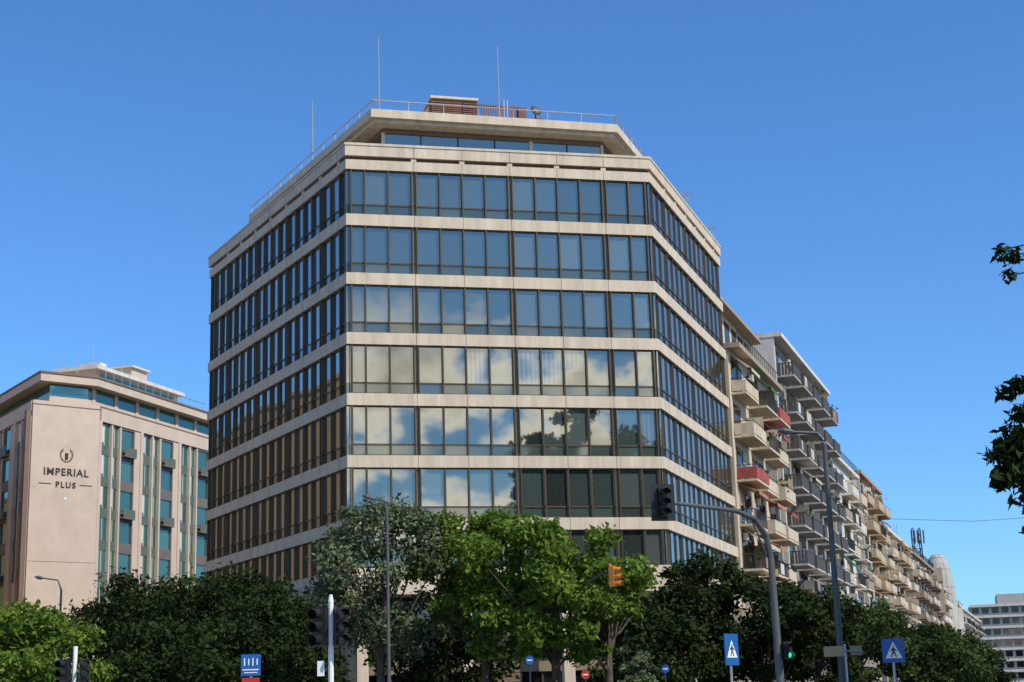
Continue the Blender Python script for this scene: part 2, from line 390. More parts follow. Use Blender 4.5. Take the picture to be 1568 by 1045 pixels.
# ------------------------------------------------------------------ hotel
H=empty('hotel_building')
E1=(-47.9,150.8);E2=(-42.4,155.0);E3=(-31.5,186.2);E0=(-64.0,174.0)
hp=[E0,E1,E2,E3,(-50,196)]
hm=MB(); TOP=33.0
hm.prism(inset(hp,0.6),0.1,TOP-0.6,GREYP)
fs=Frame(E1,E2)
hm.box(fs,0.0,fs.L,-0.59,0.25,0.1,TOP,PINK)
hm.box(fs,-0.02,fs.L+0.02,-0.5,0.30,TOP-0.42,TOP-0.36,PINKD)
hm.box(fs,-0.55,0.0,-0.55,0.0,0.1,TOP-1.0,PINKD)
for z in (10,17): hm.box(fs,0.02,fs.L-0.02,0.2,0.255,z,z+0.05,PINKD)
hm.obj('sign_wall',H)
hg=MB()
FH=3.22
for face,(a,b) in {'side':(E2,E3),'street':(E0,E1)}.items():
    fr=Frame(a,b); L=fr.L; bay=7.6
    hg.box(fr,0.3,L,-0.59,0.12,TOP-1.5,TOP,PINK)
    hg.box(fr,0.3,L,-0.5,0.16,TOP-0.10,TOP+0.02,PINKD)
    x=0.3; 
    while x<L-1:
        e=min(x+bay,L)
        hg.box(fr,x-0.3,x+0.2,-0.59,0.14,0.1,TOP-1.5,PINK)
        for i in range(9):
            z=TOP-1.6-i*FH
            if z<3: break
            z0=z-FH
            # glazed strip | fin | glazed strip | projecting brown panel with slot | pale wall
            seg=[(x+0.2,x+2.0,1),(x+2.3,x+3.5,1),(x+3.75,x+6.2,0)]
            for (s0,s1,kk) in seg:
                s1=min(s1,L-0.2)
                if s1-s0<0.3: continue
                if kk:
                    j=wrng.uniform(-.01,.01)
                    hg.poly([fr.pt(s0,-0.25+j,z0+1.0),fr.pt(s1,-0.25-j,z0+1.0),fr.pt(s1,-0.25,z),fr.pt(s0,-0.25,z)],HGL)
                    hg.box(fr,s0,s1,-0.55,-0.18,z0,z0+1.0,GREYP)
                    hg.box(fr,(s0+s1)/2-0.03,(s0+s1)/2+0.03,-0.25,-0.19,z0+1.0,z,WHP)
                    if wrng.random()<0.4: hg.box(fr,s0+0.05,(s0+s1)/2-0.05,-0.24,-0.22,z0+1.3,z-0.02,WHP)
                else:
                    hg.box(fr,s0,s1,-0.55,0.02,z0,z0+0.95,GREYB if i%2 else GREYP)
                    hg.box(fr,s0,s1,-0.55,-0.1,z0+0.95,z,HGL)
                    hg.box(fr,s0,s0+.12,-0.5,0.05,z0+.95,z,GREYB); hg.box(fr,s1-.12,s1,-0.5,0.05,z0+.95,z,GREYB); hg.box(fr,s0+.12,s1-.12,-0.5,0.05,z-.12,z,GREYB)
                    if i%2==0: hg.box(fr,s0+.15,s1-.15,0.02,0.5,z0+.2,z0+.35,PINKD); hg.box(fr,s0+.15,s1-.15,0.46,0.5,z0+.35,z0+1.2,GREYP)
                hg.box(fr,s1,s1+0.25,-0.55,0.1,z0,z,PINK)
            if L-0.2>x+6.45: hg.box(fr,x+6.45,min(x+bay-.3,L),-0.55,0.04,z0,z,PINK)
        x+=bay
    hg.box(fr,0.1,L,-0.55,0.6,5.0,6.2,PINK)
hg.obj('window_bays',H)
ht=MB()
q=inset(hp,[2.2,1.5,1.6,2,2])
ht.prism(q,TOP-0.6,TOP+2.2,HGL)
ht.ring(inset(q,-.02),inset(q,.1),TOP-.6,TOP+.9,PINK)
ht.prism(inset(hp,[0.9,0.5,0.4,1,1]),TOP+2.2,TOP+3.0,PINK)
ht.ring(inset(hp,[0.8,0.4,0.3,.9,.9]),inset(hp,[1.2,.8,.7,1.3,1.3]),TOP+3.0,TOP+3.2,PINKD)
fr=Frame(E2,E3)
for k in range(7): ht.box(fr,1+k*4,1.6+k*4,-1.7,-1.5,TOP-.6,TOP+2.2,PINK)
ht.box(fr,3,19,-7,-2.6,TOP+3.0,TOP+4.7,PINK); ht.box(fr,2.4,19.6,-7.6,-2.0,TOP+4.7,TOP+5.1,WHP)
ht.box(fr,3.8,18,-2.62,-2.55,TOP+3.3,TOP+4.4,HGL)
ht.box(fr,11,14,-6,-3.5,TOP+5.0,TOP+6.6,PINK); ht.box(fr,10.7,14.3,-6.3,-3.2,TOP+6.6,TOP+6.8,WHP)
ht.box(fr,5,6.2,-6,-3.5,TOP+5.0,TOP+6.0,WHP)
for k in range(7): ht.tube([fr.pt(-1+k*2.7,-4,TOP+3),fr.pt(-1+k*2.7,-4,TOP+5.8+ (k%3)*0.9)],0.05,STEEL,5)
for k in range(14): ht.tube([fr.pt(2+k*1.5,-.7,TOP+3.1),fr.pt(2+k*1.5,-.7,TOP+4.1)],0.03,STEEL,4)
ht.tube([fr.pt(2,-.7,TOP+4.1),fr.pt(22,-.7,TOP+4.1)],.035,STEEL,4)
ht.obj('roof_storey',H)
def text(body,size,u,z,parent,frm,w=0.28,spacing=1.0):
    cu=bpy.data.curves.new('t','FONT'); cu.body=body; cu.size=size; cu.extrude=0.03; cu.align_x='CENTER'; cu.space_character=spacing; cu.offset=0.012
    o=bpy.data.objects.new('t',cu); scene.collection.objects.link(o)
    dg=bpy.context.evaluated_depsgraph_get(); me=bpy.data.meshes.new_from_object(o.evaluated_get(dg))
    bpy.data.objects.remove(o)
    me.materials.clear(); me.materials.append(LETTER)
    ob=bpy.data.objects.new('sign_letters',me); scene.collection.objects.link(ob); ob.parent=parent
    d=frm.d;n=frm.n; P=frm.pt(u,w,z)
    ob.matrix_world=Matrix(((d.x,0,n.x,P[0]),(d.y,0,n.y,P[1]),(0,1,0,P[2]),(0,0,0,1)))
    return ob
text('IMPERIAL',1.02,3.6,25.6,H,fs,0.285,1.15)
text('PLUS',0.8,3.6,24.4,H,fs,0.285,1.3)
em=MB()
for s_ in (-1,1):
    em.box(fs,3.6+s_*2.1-0.65,3.6+s_*2.1+0.65,0.25,0.29,24.68,24.75,LETTER)
    for i in range(8):
        t=-math.pi/2+s_*(0.3+i*0.32); cx=3.6+0.55*math.cos(t); cz=27.6+0.6*math.sin(t)
        em.tube([fs.pt(cx-0.12*math.sin(t)*s_*-1,0.28,cz-0.02),fs.pt(cx+0.16*math.cos(t),0.28,cz+0.16*math.sin(t)+0.1)],[0.07,0.02],LETTER,5)
em.tube([fs.pt(3.6,0.28,27.85),fs.pt(3.6,0.28,27.3)],0.16,LETTER,8)
em.box(fs,3.5,3.75,0.25,0.29,23.2,23.4,WHITE)
em.obj('sign_emblem',H)

# ------------------------------------------------------------------ apartment buildings
O=Vector((14.9,104.75)); D_=Vector((0.3277,0.9448))
def apartment(name,u0,u1,z1,wm,bms,proj=1.35,depth=14,fh=3.05,seed=0,awn=None,bal='solid',cap=None,pent=0,split=2,base=None,pback=2.4,gap=0.6,capo=0.5,pa=0.55,endm=None,slabm=None):
    rn=random.Random(seed)
    fr=base if base else Frame(O+D_*u0,O+D_*u1)
    if not isinstance(bms,list): bms=[bms]
    root=empty(name); L=fr.L
    m=MB()
    m.box(fr,0,L,-depth,0,0.1,z1,wm)
    if endm: m.box(fr,-0.05,0.4,-depth,0.25,0.1,z1+.3,endm)
    m.box(fr,-0.1,L-0.0,-depth-0.1,capo,z1,z1+0.35,cap or wm)
    if pent:
        m.box(fr,0.3,L-0.6,-depth+1,-pback,z1+0.35,z1+0.35+pent,wm)
        m.box(fr,0.1,L-0.3,-depth+0.7,-pback+0.8,z1+0.35+pent,z1+0.6+pent,cap or wm)
        k=0.9
        while k<L-2:
            m.box(fr,k,k+1.7,-pback-.02,-pback+.04,z1+0.6,z1+pent-0.1,WGL); k+=2.6
        for i in range(int(L/0.8)): m.tube([fr.pt(0.1+i*0.8,capo-.15,z1+0.35),fr.pt(0.1+i*.8,capo-.15,z1+1.25)],0.025,DSTEEL,4)
        m.tube([fr.pt(0,capo-.15,z1+1.25),fr.pt(L,capo-.15,z1+1.25)],0.035,DSTEEL,4)
    for i in range(int(z1/fh)):
        z=z1-fh*(i+1)
        if z<3: break
        if i<3: m.box(fr,-0.08,-0.05,-9,-7.6,z+1,z+2.3,WGL)
        m.box(fr,0.41,L,0,0.05,z-0.16,z-0.02,wm)
    m.obj('walls',root)
    b=MB(); w=MB(); a=MB()
    nf=int((z1-3.5)/fh)
    spans=[]; sw=L/split
    for s in range(split):
        spans.append((s*sw+gap*rn.uniform(.5,1.2),(s+1)*sw-gap*rn.uniform(.5,1.2)))
    for f in range(nf):
        z=z1-fh*(f+1)
        for si,(s0,s1) in enumerate(spans):
            pr=proj*(0.75 if (si+f)%3==0 and bal!='dark' else 1.0)
            bm=rn.choice(bms)
            b.box(fr,s0,s1,0.051,pr,z-0.14,z+0.02,slabm or wm)
            style=bal if bal!='mix' else rn.choice(('solid','solid','rail'))
            if style=='solid':
                b.box(fr,s0,s1,pr-0.06,pr,z+0.08,z+0.85,bm); b.box(fr,s0,s0+0.06,0.05,pr-0.06,z+0.08,z+0.85,bm); b.box(fr,s1-0.06,s1,0.05,pr-0.06,z+0.08,z+0.85,bm)
                b.tube([fr.pt(s0,0.0,z+1.0),fr.pt(s0,pr,z+1.0),fr.pt(s1,pr,z+1.0),fr.pt(s1,0,z+1.0)],0.03,DSTEEL,4)
            else:
                mm=bm if bal=='dark' else DSTEEL
                k=s0; stp=0.26; bw=0.19 if bal=='dark' else 0.035
                while k<s1: b.box(fr,k,k+bw,pr-0.03,pr,z+0.02,z+1.0,mm); k+=stp
                k=0.05
                while k<pr-.1: b.box(fr,s0,s0+0.03,k,k+bw,z+0.02,z+1.0,mm); k+=stp
                b.tube([fr.pt(s0,0.0,z+1.02),fr.pt(s0,pr,z+1.02),fr.pt(s1,pr,z+1.02),fr.pt(s1,0,z+1.02)],0.035,mm,4)
            k=s0+0.3
            while k<s1-1.6:
                ww=rn.choice((1.3,1.8,2.2)); e=min(k+ww,s1-0.2)
                w.box(fr,k-0.06,e+0.06,0.0,0.06,z+0.03,z+2.36,WHP if rn.random()<.5 else BROWNB)
                w.box(fr,k,(k+e)/2-0.03,0.06,0.072,z+0.08,z+2.3,WGL); w.box(fr,(k+e)/2+0.03,e,0.06,0.072,z+0.08,z+2.3,WGL)
                if rn.random()<.35: w.box(fr,k,e,0.072,0.1,z+rn.uniform(1.2,1.8),z+2.32,AWN_W)
                k=e+rn.uniform(0.5,1.1)
            if rn.random()<.5: b.box(fr,s1-0.05,s1+0.02,0.05,pr-0.15,z+0.02,z+2.0,wm)
            if awn and rn.random()<pa:
                am=rn.choice(awn); q0=s0+rn.uniform(0,0.3)*(s1-s0); q1=min(s1,q0+rn.uniform(2.5,4.5)); dd=pr+rn.uniform(0.1,0.6); dz=rn.uniform(0.5,1.3)
                P=fr.pt; zt=z+fh-0.25
                a.poly([P(q0,0.06,zt),P(q1,0.06,zt),P(q1,dd,zt-dz),P(q0,dd,zt-dz)],am)
                a.poly([P(q0,dd,zt-dz),P(q1,dd,zt-dz),P(q1,dd,zt-dz-0.25),P(q0,dd,zt-dz-0.25)],am)
                a.poly([P(q0,0.06,zt),P(q0,dd,zt-dz),P(q0,dd-0.3,zt-dz)],am)
            if rn.random()<.4: a.box(fr,s0+0.5,s0+1.3,0.08,0.4,z+2.0,z+2.5,WHP)
            if rn.random()<.3: a.box(fr,s0+rn.uniform(.3,1.5),s0+rn.uniform(1.7,3),pr+.005,pr+.03,z+.1,z+rn.uniform(.8,1.1),rn.choice((WHP,AWN_W,AWN_W,AWN_T)))
            if rn.random()<.4:
                c=fr.pt(rn.uniform(s0+.4,s1-.4),pr-0.2,z+1.1)
                for _ in range(26):
                    v=Vector(c)+Vector((rn.gauss(0,.25),rn.gauss(0,.25),rn.gauss(0,.22)))
                    d1=Vector((rn.uniform(-1,1),rn.uniform(-1,1),rn.uniform(-1,1)))*0.16; d2=Vector((rn.uniform(-1,1),rn.uniform(-1,1),rn.uniform(-1,1)))*0.12
                    a.poly([v-d1,v+d2,v+d1,v-d2],LF_M)
    b.obj('balconies',root); w.obj('windows',root); a.obj('awnings',root)
    r_=MB()
    zt=z1+(pent+0.6 if pent else 0.35)
    for i in range(5):
        u=rn.uniform(1,L-1); ww=-rn.uniform(1.5,6)
        r_.tube([fr.pt(u,ww,zt-1.05),fr.pt(u,ww,zt+rn.uniform(1.5,3.2))],0.035,STEEL,4)
        r_.tube([fr.pt(u-0.5,ww,zt+1.4),fr.pt(u+0.5,ww,zt+1.4)],0.025,STEEL,4)
    u=rn.uniform(1,L-4); r_.box(fr,u,u+2.6,-7,-4.5,zt-0.02,zt+1.5,wm); r_.box(fr,u-.1,u+2.7,-7.1,-4.4,zt+1.5,zt+1.62,WHP)
    r_.obj('roof_details',root)
    return fr
apartment('cream_apartment_building',0.1,17.5,25.6,CREAM,[AWN_R,CREAM,AWN_W,AWN_T,CREAM],seed=4,awn=[AWN_R,AWN_G,AWN_W,AWN_T],bal='mix',pent=3.6,split=3,proj=1.4,cap=BRP,pback=1.3,gap=.9,capo=.9,pa=.75)
apartment('grey_balcony_apartment_building',18.6,46,30.4,GRP,BROWNB,seed=2,bal='dark',cap=WHP,split=5,proj=1.55,pent=0,gap=.8,capo=0.9,awn=[AWN_W],pa=.12,endm=WHP,slabm=GRL)
apartment('white_apartment_building',47.8,68,25.0,WHP,[WHP,AWN_W,BRP],seed=3,awn=[AWN_W,AWN_W,AWN_G],bal='mix',split=3,pent=2.4,endm=CREAM,gap=1.2,proj=1.2)
apartment('cream_apartment_building',70,91,26.0,CREAM2,[CREAM,CREAM2],seed=4,awn=[AWN_W,AWN_R],bal='mix',split=3,pent=0,cap=BRP,endm=CREAM,gap=1.2)
apartment('ochre_apartment_building',93.2,121,22.0,CREAM,[CREAM,CREAM2,WHP],seed=5,awn=[AWN_W,AWN_T],bal='solid',split=4,pent=0,cap=WHP,endm=WHP)
apartment('brown_apartment_building',128,165,21.8,BRP,[BRP,CREAM],seed=6,bal='solid',split=6,pent=2.2)
apartment('cream_apartment_building',166,210,20,CREAM,WHP,seed=8,bal='solid',split=6,awn=[AWN_R])
apartment('white_apartment_building',212,300,19,WHP,CREAM,seed=9,bal='rail',split=6)
apartment('ochre_apartment_building',0,1,29,ORNG,ORNG,seed=11,bal='solid',split=9,awn=[AWN_W],base=Frame((-101,191),(-50,98)),pent=0,depth=12)
F=empty('grey_office_block'); m=MB()
fr=Frame((128,448),(158,440)); 
m.box(fr,0,30,-20,0,0,26.2,GRL); m.box(fr,8,24,-18,-2,26.2,29.5,GRL); m.box(fr,30.2,60,-20,2,0,25,WHP)
for f in range(8):
    z=2.4+f*3.05
    m.box(fr,0.3,29.7,0,1.2,z+2.2,z+2.9,WHP)
    for i in range(11): m.box(fr,0.8+i*2.7,2.7+i*2.7,0.0,0.06,z+0.4,z+2.0,WGL)
    for i in range(7): m.box(fr,-0.02,0.0,-18+i*2.6,-16.4+i*2.6,z+0.4,z+2,WGL)
m.obj('facade',F)
T=MB(); bx,by=67.2,262.0
z0,z1=22,29.4
T.box(Frame((bx,by),(bx+1,by)),-3,3,-3,3,15,22.4,BRP)
for (sx,sy) in ((-1,-1),(1,-1),(1,1),(-1,1)): T.tube([(bx+sx*.7,by+sy*.7,z0),(bx+sx*.55,by+sy*.55,z1)],0.1,DSTEEL,5)
for i in range(5):
    z=z0+i*1.3
    for (a,b) in (((-.7,-.7),(.7,-.7)),((.7,-.7),(.7,.7)),((-.7,-.7),(-.7,.7))):
        T.tube([(bx+a[0],by+a[1],z),(bx+b[0],by+b[1],z)],0.05,DSTEEL,4); T.tube([(bx+a[0],by+a[1],z),(bx+b[0],by+b[1],z+1.3)],0.04,DSTEEL,4)
for i in range(5): T.box(Frame((bx,by),(bx+1,by)),-1.1+i*.5,-.9+i*.5,0.8,1.0,26.7,28.9,DSTEEL)
T.obj('lattice_mast')
dm=MB(); cx,cy=76.5,285; N=20
def q(i,j):
    t=i/8*math.pi/2; a=2*math.pi*j/N; return (cx+2.8*math.cos(a)*math.cos(t)**.7,cy+2.8*math.sin(a)*math.cos(t)**.7,17+10*math.sin(t))
for i in range(8):
    for j in range(N): dm.poly([q(i,j),q(i,j+1),q(i+1,j+1),q(i+1,j)],GRL)
for i in (2,4,6): dm.tube([q(i,j) for j in range(N+1)],.05,GRP,4)
for j in range(0,N,4): dm.tube([q(i,j) for i in range(9)],.05,GRP,4)
dm.box(Frame((cx-3,cy),(cx,cy)),0,6,-3,3,0,17,WHP)
dm.obj('white_dome_tower')
apartment('grey_apartment_building',0,1,24.5,BRP,BROWNB,seed=13,bal='dark',split=5,base=Frame((62,50),(25,30.5)),depth=14)

# ------------------------------------------------------------------ trees
def leaves(name,clumps,n,size,m,parent,seed,flat=0.5,aspect=0.5):
    rs=np.random.RandomState(seed)
    C=np.array([c[:3] for c in clumps]); Rr=np.array([c[3] for c in clumps])
    wgt=Rr**2; wgt=wgt/wgt.sum()
    idx=rs.choice(len(C),n,p=wgt)
    d=rs.normal(size=(n,3)); d/=np.linalg.norm(d,axis=1)[:,None]
    rad=Rr[idx]*(rs.rand(n)**0.45)*rs.uniform(0.75,1.3,n)
    pos=C[idx]+d*rad[:,None]*np.array([1,1,0.72])
    nrm=rs.normal(size=(n,3))+np.array([0,0,flat])+d*0.7; nrm/=np.linalg.norm(nrm,axis=1)[:,None]
    a=np.cross(nrm,rs.normal(size=(n,3))); a/=np.linalg.norm(a,axis=1)[:,None]; b=np.cross(nrm,a)
    s=size*rs.uniform(0.5,1.3,n)[:,None]
    P=np.stack([pos-a*s, pos+b*s*aspect+nrm*s*0.12, pos+a*s, pos-b*s*aspect+nrm*s*0.12],1).reshape(-1,3)
    me=bpy.data.meshes.new(name); me.vertices.add(n*4); me.vertices.foreach_set('co',P.ravel())
    me.loops.add(n*4); me.loops.foreach_set('vertex_index',np.arange(n*4,dtype=np.int32))
    me.polygons.add(n); me.polygons.foreach_set('loop_start',np.arange(0,n*4,4,dtype=np.int32)); 
    me.materials.append(m); me.update(calc_edges=True); me.validate()
    o=bpy.data.objects.new(name,me); scene.collection.objects.link(o); o.parent=parent; return o
def tree(name,x,y,h,w,m,seed,n=12000,size=0.16,low=0.22,ncl=38,csize=0.16,trunk=0.16):
    rn=random.Random(seed); root=empty(name)
    zc=h*(1+low)/2; rz=h*(1-low)/2
    cl=[]
    for i in range(ncl):
        th=rn.uniform(0,2*math.pi); u=rn.uniform(-0.95,1); rr=rn.uniform(0.6,1.03)
        k=math.sqrt(max(0,1-u*u))
        wob=1+0.22*math.sin(3*th+seed)
        cl.append((x+w/2*k*math.cos(th)*rr*wob,y+w/2*k*math.sin(th)*rr*wob,zc+rz*u*rr*0.97,w*csize*rn.uniform(0.4,1.25)))
    cl.append((x,y,zc,w*0.2)); cl.append((x,y,zc+rz*.4,w*0.18))
    t=MB()
    t.tube([(x,y,0.1),(x+rn.uniform(-.1,.1),y,h*low),(x+rn.uniform(-.2,.2),y,h*0.55),(x,y,h*0.82)],[trunk*1.2,trunk*.9,trunk*.55,trunk*.2],BARK,8)
    for c in cl[:16]:
        s0=Vector((x,y,h*rn.uniform(low*.9,0.55))); e=Vector(c[:3]); mid=s0.lerp(e,.5)+Vector((0,0,-0.2))
        t.tube([s0,mid,e],[trunk*.4,trunk*.25,trunk*.08],BARK,5)
    t.obj('trunk_and_limbs',root,True)
    leaves('crown',cl,n,size,m,root,seed)
    return root
tree('dark_street_tree',-23.5,95,9.6,8.5,LF_D,21,11000,0.18)
tree('dark_street_tree',-20.0,88,9.6,8.5,LF_D,22,12000,0.17)
tree('dark_street_tree',-15.4,82,9.1,8.0,LF_D,23,12000,0.16)
tree('dark_street_tree',-11.6,78,8.1,6.5,LF_D,24,10000,0.15)
tree('dark_street_tree',-16.0,72,6.2,7.0,LF_D,25,10000,0.15)
tree('dark_street_tree',-11.5,68,5.6,6.0,LF_D,26,9000,0.15)
tree('green_street_tree',-20.5,66,6.7,4.8,LF_G,31,12000,0.14)
tree('green_street_tree',-19.0,60,5.9,3.6,LF_G,32,8000,0.13)
tree('olive_tree',-5.5,62,10.0,5.2,LF_O,33,15000,0.12,low=0.36,ncl=50,csize=.165)
tree('green_street_tree',-1.5,63,9.8,5.4,LF_G,34,12000,0.145,low=0.36,ncl=44,csize=.135)
tree('green_street_tree',1.2,60,9.0,6.2,LF_G,35,13500,0.145,low=0.34,ncl=44,csize=.135)
tree('green_street_tree',3.4,63,7.6,3.4,LF_G,36,5000,0.14,low=0.40,csize=.14)
tree('dark_street_tree',-3.6,70,6.6,6.0,LF_D,37,8000,0.16)
tree('olive_tree',3.9,56,3.9,1.9,LF_O,38,4000,0.09,low=0.15,trunk=0.06)
tree('dark_street_tree',8.6,74,8.8,4.8,LF_D,41,12000,0.145)
tree('dark_street_tree',11.4,73,7.6,5.2,LF_D,42,11000,0.145)
tree('dark_street_tree',14.6,78,7.4,5.0,LF_D,43,10000,0.15)
tree('dark_street_tree',18.0,84,7.2,5.2,LF_M,44,9000,0.15)
tree('dark_street_tree',22.5,92,6.2,5.0,LF_D,45,8000,0.15)
tree('green_street_tree',26.4,100,5.5,5.5,LF_M,46,8000,0.16)
tree('green_street_tree',29.8,108,6.2,5.0,LF_M,47,8000,0.16)
tree('dark_street_tree',33.0,114,4.0,4.5,LF_D,48,5000,0.16)
tree('dark_street_tree',6.4,70,5.6,5,LF_D,49,7000,0.15)
tree('plane_tree',21.5,41,24.5,6,LF_D,51,7000,0.33,low=0.3)
tree('plane_tree',26.0,40,28.0,8,LF_D,52,9000,0.35,low=0.3)
tree('plane_tree',33.0,43,28.5,9,LF_D,53,8000,0.35,low=0.3)
FT=empty('roadside_tree'); t=MB(); fx,fy=10.2,22.0
t.tube([(fx,fy,0.1),(fx+.1,fy,3),(fx-.05,fy+.1,6),(fx,fy,9.2)],[.22,.17,.11,.04],BARK,10)
fcl=[]
for (x,y,z,r_) in ((7.0,22,4.95,.28),(7.2,22.1,5.15,.32),(6.9,21.9,4.55,.2),(7.2,22,4.7,.34),(7.35,22,4.3,.28),(7.4,22,5.0,.38),(7.4,22,5.5,.28),(7.15,22,5.85,.15),(7.35,22,5.95,.2),(7.4,22,4.0,.16),(7.25,22,3.85,.1),(7.25,22,8.0,.10),(7.4,22,7.9,.18),(7.35,22,7.6,.12)):
    t.tube([(fx,fy,min(z-0.3,6)),((x+fx)/2,fy,z+.25),(x,y,z)],[.06,.03,.008],BARK,5)
    fcl.append((x,y,z,r_))
rn=random.Random(5)
for i in range(26):
    th=rn.uniform(0,6.28); k=rn.uniform(.3,1); fcl.append((fx+0.3+2.0*k*math.cos(th),fy+2.2*k*math.sin(th),rn.uniform(4.2,9.3),rn.uniform(.5,.9)))
t.obj('trunk_and_limbs',FT,True)
leaves('crown',[c for c in fcl[:14]],1700,0.095,LF_D,FT,61,aspect=0.38)
leaves('crown_inner',[c for c in fcl[14:] if c[0]-c[3]>7.7],6000,0.1,LF_D,FT,62,aspect=0.4)

# ------------------------------------------------------------------ street furniture
LG=emis('green_signal_lens',(0.02,1.0,0.45),1.2); LR=emis('red_signal_lens',(1.0,0.03,0.01),0.8)
LOFF=mat('unlit_lens',(0.03,0.03,0.03),0.2)
def head(mb,c,yaw,hh=0.9,housing=BLACK,lit=None,board=False,n=3,litm=None):
    w=hh/n
    fr=Frame((c[0],c[1]),(c[0]+math.cos(yaw),c[1]+math.sin(yaw)))
    for i in range(n):
        z=c[2]-hh/2+i*w
        mb.box(fr,-w*.5,w*.5,-0.1,0.1,z+0.005,z+w-0.005,housing)
        cz=z+w/2; rr=w*.36
        pts=[fr.pt(rr*math.cos(a),0.104,cz+rr*math.sin(a)) for a in [k*math.pi/7 for k in range(14)]]
        mb.poly(pts,litm if lit==i else LOFF)
        ks=[k*math.pi/8-0.3 for k in range(12)]
        for k in range(len(ks)-1):
            A,Bq=ks[k],ks[k+1]; r2=w*.42; l=0.26
            mb.poly([fr.pt(r2*math.cos(A),0.1,cz+r2*math.sin(A)),fr.pt(r2*math.cos(Bq),0.1,cz+r2*math.sin(Bq)),fr.pt(r2*math.cos(Bq),0.1+l,cz+r2*math.sin(Bq)-.03),fr.pt(r2*math.cos(A),0.1+l,cz+r2*math.sin(A)-.03)],housing)
    if board: mb.box(fr,-w*1.25,w*1.25,-0.03,0.0,c[2]-hh/2-.08,c[2]+hh/2+.08,housing)
s=MB(); x,y=-3.87,32
s.tube([(x,y,0.1),(x,y,3.85)],0.055,WHITE,10); s.tube([(x,y,3.85),(x,y,4.0)],[.06,.03],WHITE,8)
for dx in (-.19,.2):
    head(s,(x+dx,y-.02,3.35),R(-25 if dx<0 else 20),0.78)
    for z in (3.1,3.6): s.tube([(x,y,z),(x+dx,y,z)],0.025,BLACK,6)
s.cbox((x-.2,y-.05,2.52),(.14,.03,.3),WHITE)
s.obj('traffic_light')
s=MB(); x,y=-12.9,45.5
s.tube([(x,y,0.1),(x,y,3.75)],0.065,WHITE,10)
for dx in (-.28,.28):
    head(s,(x+dx,y,3.0),R(-20 if dx<0 else 20),0.8)
    for z in (2.8,3.3): s.tube([(x,y,z),(x+dx,y,z)],0.025,BLACK,6)
s.obj('traffic_light')
s=MB(); x,y=6.5,40
s.tube([(x+.02,y,0.1),(x,y,3),(x-.02,y,5.2)],[.12,.10,.085],GPOLE,12)
s.tube([(x-.02,y,5.2),(x-.12,y-.1,5.75),(x-.45,y-.5,6.15),(x-1.0,y-1.1,6.3),(3.85,37.1,6.3)],[.085,.08,.07,.06,.045],GPOLE,10)
s.tube([(x-.1,y,5.2),(5.9,39.4,6.28)],0.025,GPOLE,6)
head(s,(3.5,37,6.32),R(12),0.72,board=True); s.tube([(3.5,37.1,6.3),(3.9,37.12,6.3)],0.04,GPOLE,8)
head(s,(x+.22,y-.05,2.85),R(10),0.44,n=2,lit=0,litm=LG)
s.tube([(x,y,2.7),(x+.2,y,2.7)],.025,BLACK,6)
s.obj('overhead_traffic_light')
s=MB(); x,y=1.4,60.5
s.tube([(x,y,0.1),(x,y,5.2),(x+.25,y-.2,5.75),(3.1,55,6.25)],[.09,.08,.06,.04],GPOLE,10)
head(s,(3.3,55,6.05),R(60),0.72,YEL,lit=0,litm=LR); s.tube([(3.3,55.05,6.3),(3.2,55.05,6.5)],.04,YEL,6)
s.obj('overhead_traffic_light')
def lamp(name,x,y,zt,hx,hy,hz,r0=.1,m=GPOLE,k=1.0):
    s=MB()
    s.tube([(x,y,0.1),(x,y,zt*.5),(x,y,zt)],[r0,r0*.8,r0*.6],m,12)
    a=Vector((x,y,zt)); b=Vector((hx,hy,hz)); c=Vector((x*.8+hx*.2,y*.8+hy*.2,zt*.25+hz*.75+.0))
    s.tube([a,a.lerp(c,.6)+Vector((0,0,.05)),c+Vector((0,0,.05)),b],[r0*.6,r0*.5,r0*.42,r0*.4],m,8)
    d=(b-c).normalized()
    s.tube([b-d*.05*k,b+d*.1*k,b+d*.35*k,b+d*.55*k],[.04*k,.11*k,.12*k,.03*k],m,10)
    s.tube([b+d*.12*k-Vector((0,0,.06)),b+d*.4*k-Vector((0,0,.05))],[.07*k,.07*k],WHP,8)
    s.obj(name,smooth=False)
lamp('street_lamp',10.5,52,10.05,9.5,52,10.5,.13)
lamp('street_lamp',-4.72,56,8.7,-5.2,56,9.2,.075,GPOLE,.8)
lamp('street_lamp',-29.4,100,9.9,-30.6,100,10.7,.11,GPOLE)
def ped_sign(name,x,y,z,sz,yaw,ch=1.2):
    s=MB(); fr=Frame((x,y),(x+math.cos(yaw),y+math.sin(yaw)))
    s.tube([(x,y,0.1),(x,y,z+sz*.4)],0.035,STEEL,8)
    h=sz*ch
    s.box(fr,-sz/2,sz/2,0.04,0.06,z-h/2,z+h/2,BLUE)
    P=lambda u,v,w=0.064: fr.pt(u*sz,w,z+v*sz)
    s.poly([P(-.38,-.32),P(.38,-.32),P(0,.38)],WHITE)
    q=0.068
    s.tube([P(0,.16,q),P(0,.19,q)],sz*.04,BLACK,8)
    s.poly([P(-.05,.12,q),P(.05,.12,q),P(.05,-.06,q),P(-.05,-.06,q)],BLACK)
    s.poly([P(-.05,-.05,q),P(.02,-.05,q),P(-.09,-.27,q),P(-.15,-.27,q)],BLACK)
    s.poly([P(-.02,-.05,q),P(.05,-.05,q),P(.15,-.27,q),P(.09,-.27,q)],BLACK)
    s.poly([P(-.05,.1,q),P(-.02,.05,q),P(-.13,-.04,q),P(-.16,-.01,q)],BLACK)
    s.poly([P(.05,.1,q),P(.02,.05,q),P(.13,-.04,q),P(.16,-.01,q)],BLACK)
    s.obj(name)
ped_sign('pedestrian_crossing_sign',5.55,42,2.98,0.66,R(50),1.25)
